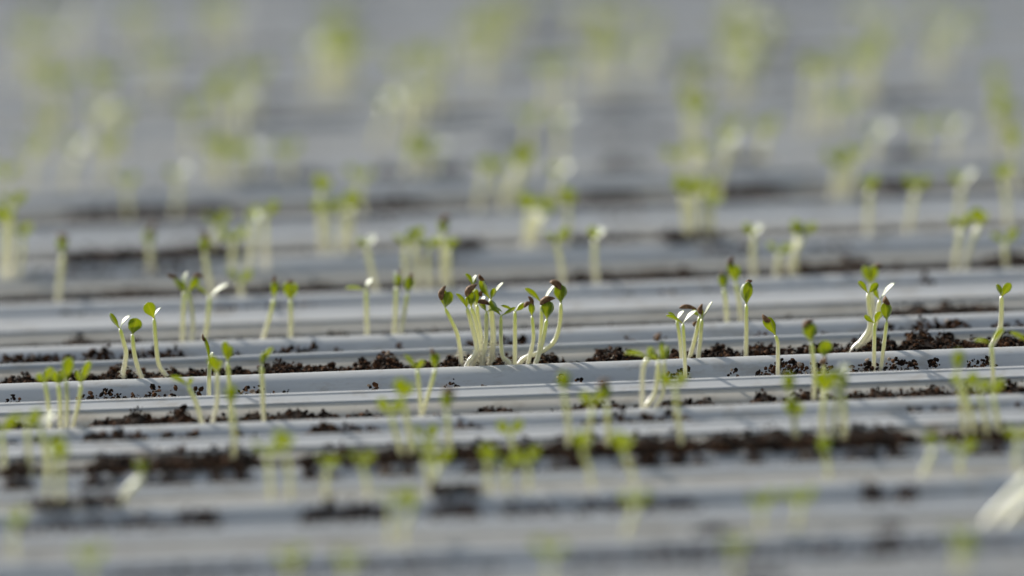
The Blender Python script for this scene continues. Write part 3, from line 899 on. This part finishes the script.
# --- the blurred seedlings: gutter, place, foot x, leaf centre x and y, style
BL = [
    # in front
    ('H', 's', 32, 26, 417, 'v'), ('H', 's', 3, 1, 425, 'v'), ('H', 's', 47, 41, 420, 'w'), ('H', 's', 233, 232, 397, 'p'), ('H', 's', 404, 391, 407, 'v'), ('H', 's', 412, 402, 390, 'r'),
    ('H', 's', 452, 447, 403, 'c'), ('H', 's', 432, 426, 432, 'v'), ('H', 's', 513, 511, 428, 'v'), ('H', 's', 568, 564, 384, 'p'), ('H', 's', 588, 592, 399, 'v'), ('H', 's', 606, 607, 395, 'c'),
    ('H', 's', 684, 676, 380, 'v'), ('H', 's', 797, 789, 386, 'p'), ('H', 's', 800, 792, 411, 'r'), ('H', 's', 823, 826, 384, 'r'), ('H', 's', 834, 839, 374, 'W'), ('H', 's', 844, 844, 384, 'p'),
    ('H', 's', 966, 957, 363, 'p'), ('H', 's', 976, 963, 380, 'v'), ('H', 's', 988, 980, 384, 'v'), ('H', 's', 1001, 993, 388, 'v'),
    ('I', 's', 49, 51, 440, 'v'), ('I', 's', 60, 59, 452, 'r'), ('I', 's', 119, 142, 468, 'c'), ('I', 's', 271, 268, 449, 'v'), ('I', 's', 290, 284, 442, 'r'), ('I', 's', 326, 327, 460, 'v'),
    ('I', 's', 368, 361, 458, 'v'), ('I', 's', 432, 424, 446, 'v'), ('I', 's', 428, 438, 458, 'v'), ('I', 's', 490, 487, 456, 'r'), ('I', 's', 528, 527, 457, 'v'), ('I', 's', 508, 506, 460, 'v'), ('I', 's', 592, 582, 442, 'r'),
    ('I', 's', 636, 623, 443, 'r'), ('I', 's', 829, 826, 449, 'p'), ('I', 's', 921, 933, 442, 'c'), ('I', 's', 962, 962, 447, 'v'), ('I', 's', 1018, 1018, 432, 'v'),
    ('J', 's', 16, 14, 519, 'v'), ('J', 's', 390, 392, 496, 'v'), ('J', 's', 402, 410, 501, 'r'), ('J', 's', 624, 636, 497, 'v'), ('J', 's', 795, 801, 497, 'v'), ('J', 's', 984, 1038, 462, 'p'), ('J', 's', 1004, 1050, 470, 'p'),
    ('J', 's', 762, 763, 500, 'v'),
    ('K', 's', 550, 551, 546, 'v'), ('K', 's', 735, 736, 542, 'v'), ('K', 's', 958, 958, 535, 'v'), ('K', 's', 966, 966, 548, 'r'), ('K', 's', 90, 90, 556, 'v'), ('K', 's', 290, 292, 556, 'v'), ('K', 's', 345, 348, 558, 'v'),
    # behind
    ('C', 's', 58, 63, 247, 'c'), ('C', 's', 213, 204, 246, 'c'), ('C', 's', 241, 239, 277, 'v'), ('C', 's', 376, 366, 240, 'W'), ('C', 's', 409, 404, 240, 'v'), ('C', 's', 418, 414, 233, 'W'),
    ('C', 's', 430, 428, 242, 'v'), ('C', 's', 442, 443, 229, 'c'), ('C', 's', 450, 449, 242, 'W'), ('C', 's', 563, 557, 236, 'v'), ('C', 's', 597, 596, 232, 'W'), ('C', 's', 754, 754, 228, 'W'),
    ('C', 's', 776, 779, 247, 'v'), ('C', 's', 796, 797, 230, 'p'), ('C', 's', 788, 804, 228, 'v'), ('C', 's', 954, 961, 222, 'v'), ('C', 's', 964, 980, 218, 'r'), ('C', 's', 1007, 1005, 237, 'v'),
    ('D', 'g', 151, 150, 240, 'c'), ('D', 'g', 3, 4, 216, 'r'), ('D', 'g', 9, 12, 200, 'v'), ('D', 'g', 17, 22, 230, 'W'), ('D', 'g', 247, 253, 215, 'W'), ('D', 'g', 266, 266, 210, 'v'), ('D', 'g', 233, 233, 236, 'v'),
    ('D', 's', 214, 215, 220, 'v'), ('D', 's', 323, 321, 185, 'r'), ('D', 's', 331, 327, 205, 'v'), ('D', 's', 340, 345, 203, 'v'), ('D', 's', 350, 353, 201, 'r'), ('D', 's', 524, 538, 201, 'v'), ('D', 's', 531, 545, 205, 'v'), ('D', 's', 527, 529, 203, 'r'),
    ('D', 's', 566, 568, 198, 'r'), ('D', 's', 688, 684, 187, 'r'), ('D', 's', 695, 692, 190, 'v'), ('D', 's', 704, 705, 185, 'v'), ('D', 's', 712, 712, 197, 'W'), ('D', 's', 868, 871, 183, 'W'), ('D', 's', 908, 917, 182, 'v'), ('D', 's', 1008, 1003, 172, 'W'), ('D', 's', 955, 962, 178, 'w'),
    ('E', 's', 130, 125, 179, 'v'), ('E', 's', 174, 179, 172, 'w'), ('E', 's', 362, 361, 173, 'v'), ('E', 's', 477, 484, 165, 'v'), ('E', 's', 503, 521, 160, 'r'), ('E', 's', 511, 526, 155, 'r'), ('E', 's', 508, 494, 163, 'v'),
    ('E', 's', 551, 560, 168, 'w'), ('E', 's', 700, 703, 148, 'v'), ('E', 's', 692, 677, 152, 'v'), ('E', 's', 715, 728, 138, 'w'), ('E', 's', 833, 838, 156, 'v'), ('E', 's', 850, 856, 150, 'v'), ('E', 's', 842, 845, 160, 'W'), ('E', 's', 5, 6, 170, 'v'), ('E', 's', 1014, 1014, 138, 'r'),
    ('F', 's', 28, 33, 146, 'v'), ('F', 's', 66, 78, 142, 'w'), ('F', 's', 104, 110, 145, 'W'), ('F', 's', 213, 212, 142, 'v'), ('F', 's', 222, 219, 147, 'r'), ('F', 's', 236, 236, 150, 'W'), ('F', 's', 250, 252, 150, 'W'), ('F', 's', 289, 287, 147, 'v'),
    ('F', 's', 408, 413, 148, 'W'), ('F', 's', 422, 423, 141, 'v'), ('F', 's', 432, 434, 150, 'w'), ('F', 's', 528, 530, 113, 'v'), ('F', 's', 560, 562, 118, 'w'), ('F', 's', 690, 688, 100, 'r'), ('F', 's', 697, 697, 108, 'v'), ('F', 's', 760, 768, 125, 'W'),
    ('F', 's', 1000, 1001, 100, 'r'), ('F', 's', 1006, 1006, 112, 'v'), ('F', 's', 735, 728, 126, 'v'), ('F', 's', 874, 878, 130, 'W'), ('F', 's', 918, 921, 124, 'v'), ('F', 's', 950, 953, 122, 'w'),
    ('M', 's', 45, 44, 118, 'v'), ('M', 's', 95, 100, 108, 'w'), ('M', 's', 118, 120, 112, 'W'), ('M', 's', 190, 190, 108, 'v'), ('M', 's', 215, 217, 90, 'r'), ('M', 's', 240, 243, 100, 'W'), ('M', 's', 400, 408, 90, 'w'), ('M', 's', 376, 388, 98, 'W'),
    ('M', 's', 832, 834, 100, 'v'), ('M', 's', 820, 826, 66, 'v'), ('M', 's', 994, 996, 78, 'r'),
    ('N', 's', 40, 38, 70, 'v'), ('N', 's', 66, 66, 76, 'v'), ('N', 's', 108, 108, 76, 'W'), ('N', 's', 225, 222, 82, 'r'), ('N', 's', 252, 258, 70, 'W'), ('N', 's', 418, 420, 52, 'v'), ('N', 's', 432, 432, 60, 'w'), ('N', 's', 560, 562, 60, 'v'),
    ('N', 's', 690, 688, 70, 'v'), ('N', 's', 872, 876, 45, 'r'), ('N', 's', 866, 868, 58, 'W'), ('N', 's', 735, 738, 60, 'w'),
    ('O', 's', 325, 327, 40, 'r'), ('O', 's', 338, 342, 48, 'v'), ('O', 's', 350, 354, 45, 'v'), ('O', 's', 150, 152, 55, 'v'), ('O', 's', 480, 484, 48, 'W'), ('O', 's', 612, 615, 45, 'v'), ('O', 's', 640, 644, 52, 'W'), ('O', 's', 738, 742, 42, 'v'), ('O', 's', 842, 845, 52, 'v'),
    ('O', 's', 590, 592, 45, 'v'), ('O', 's', 755, 758, 50, 'W'), ('O', 's', 930, 932, 40, 'W'),
    ('P', 's', 330, 330, 22, 'v'), ('P', 's', 345, 346, 30, 'r'), ('P', 's', 20, 22, 30, 'v'), ('P', 's', 60, 62, 32, 'w'), ('P', 's', 500, 503, 28, 'v'), ('P', 's', 600, 604, 28, 'r'), ('P', 's', 650, 652, 25, 'v'), ('P', 's', 724, 726, 25, 'v'), ('P', 's', 748, 751, 25, 'w'), ('P', 's', 885, 888, 30, 'v'),
    ('P', 's', 945, 948, 28, 'W'), ('P', 's', 460, 462, 30, 'W'),
    ('Q', 's', 35, 35, 8, 'v'), ('Q', 's', 75, 77, 8, 'w'), ('Q', 's', 222, 222, 8, 'r'), ('Q', 's', 208, 210, 12, 'v'), ('Q', 's', 340, 340, 2, 'v'), ('Q', 's', 478, 480, 5, 'v'), ('Q', 's', 505, 507, 3, 'v'), ('Q', 's', 620, 622, 2, 'v'), ('Q', 's', 745, 747, 2, 'w'), ('Q', 's', 925, 927, 2, 'v'),
    ('Q', 's', 130, 132, 10, 'v'), ('Q', 's', 575, 577, 8, 'w'), ('Q', 's', 960, 962, 6, 'W'), ('Q', 's', 858, 860, 5, 'v'),
]
DESC = {'v': 'with two green leaves', 'p': 'with closed upright leaves', 'c': 'with a brown tip', 'r': 'with bright rounded leaves', 'w': 'with one pale leaf', 'W': 'with whitish leaves'}
rb = random.Random(5)
for e in list(BL):                  # the far rows are denser
    if e[0] in 'MNOPQ' and rb.random() < .62:
        dx = rb.choice((-1, 1)) * rb.uniform(9, 17)
        BL.append((e[0], e[1], e[2] + dx, e[3] + dx * 1.1, e[4] + rb.uniform(-5, 8), rb.choice('vrvpw')))
for k, pl, fx, cx, cy, st in BL:
    R = ROW[k]
    gap = pl == 'g'
    u = -rb.uniform(1.9, min(3.0, R['gap'] / CM - .4)) if gap else rb.uniform(.6, max(.9, min(3.0, (R['Yr'] - R['Yc']) / CM - 1.65)))
    by = lip_py(k, fx) if gap else crest_py(k, fx)
    kk = scale_at(R['Yc']) / 2000.0 * (1.0 if k in 'HIJKC' else 1.12 if k in 'DE' else 1.28)
    sx, sy = cx + rb.uniform(-1, 1), cy + 7 * kk
    midx = fx + (sx - fx) * .45 + rb.uniform(-2, 2) * kk
    stem = [(fx, by + 1), (midx, by + (sy - by) * .5), (sx, sy)]
    q = lambda a: rb.uniform(-a, a) * kk
    lv, ct = [], []
    if st == 'v':
        lv = [(sx - 12 * kk + q(3), sy - 12 * kk + q(3), 10 * kk, q(.3), 'right' if rb.random() < .5 else 'back', .1, .25), (sx + 11 * kk + q(3), sy - 13 * kk + q(4), 10 * kk, q(.3), 'away', .1, .25)]
    elif st == 'p':
        lv = pair(sx + q(3), sy - 19 * kk, 11 * kk)
    elif st == 'c':
        lv = pair(sx + q(3), sy - 18 * kk, 10.5 * kk)
        ct = [(sx + q(3), sy - 18 * kk, 13 * kk, 7 * kk, rb.uniform(-40, 70), 0)]
    elif st == 'r':
        lv = [(sx - 4 * kk + q(3), sy - 18 * kk, 13.5 * kk, -.1, 'away', -.05, .15), (sx + 8 * kk + q(2), sy - 13 * kk, 10 * kk, .2, 'back', 0, .2)]
    elif st == 'w':
        lv = [(sx - 11 * kk + q(3), sy - 10 * kk + q(3), 9 * kk, q(.3), 'back', .1, .25), (sx + 13 * kk + q(2), sy - 13 * kk + q(3), 9 * kk, 0, 'pale', .1, .25)]
    else:
        lv = [(sx - 7 * kk + q(3), sy - 12 * kk + q(3), 11 * kk, 0, 'pale' if rb.random() < .7 else 'sun', .15, .2), (sx + 10 * kk + q(2), sy - 13 * kk + q(3), 11 * kk, 0, 'back' if rb.random() < .5 else 'pale', .15, .2)]
    seedling(k, u, stem, lv, ct, r=(2.6 if k in 'HIJK' else 3.0) * kk, base_white=0 if k in 'HIJK' else .14, desc=DESC[st], slot='gap' if gap else 'slot', detail=.5)

# labels of the blurred ones: counted from the left along their own row
byrow = {}
for s in SEEDLINGS:
    byrow.setdefault((s['k'], s['slot']), []).append(s)
for (k, slot), ls in byrow.items():
    ls.sort(key=lambda s: s['x'])
    n = len(ls)
    for j, s in enumerate(ls):
        d = ROW[k]['i'] - IA
        place = '%s gutter %s sharp clump' % (ORD[abs(d)], 'behind' if d > 0 else 'before')
        o_ = (ORD + ['twenty-first', 'twenty-second', 'twenty-third', 'twenty-fourth'])[j + 1] + ' from left'
        if s['label'] is None:
            s['label'] = 'seedling %s, %s in %s%s' % (s['desc'], o_, 'gap before ' if slot == 'gap' else '', place)
        tag(s['o'], s['label'], 'seedling', 'seedlings in the ' + ROW[k]['phrase'])
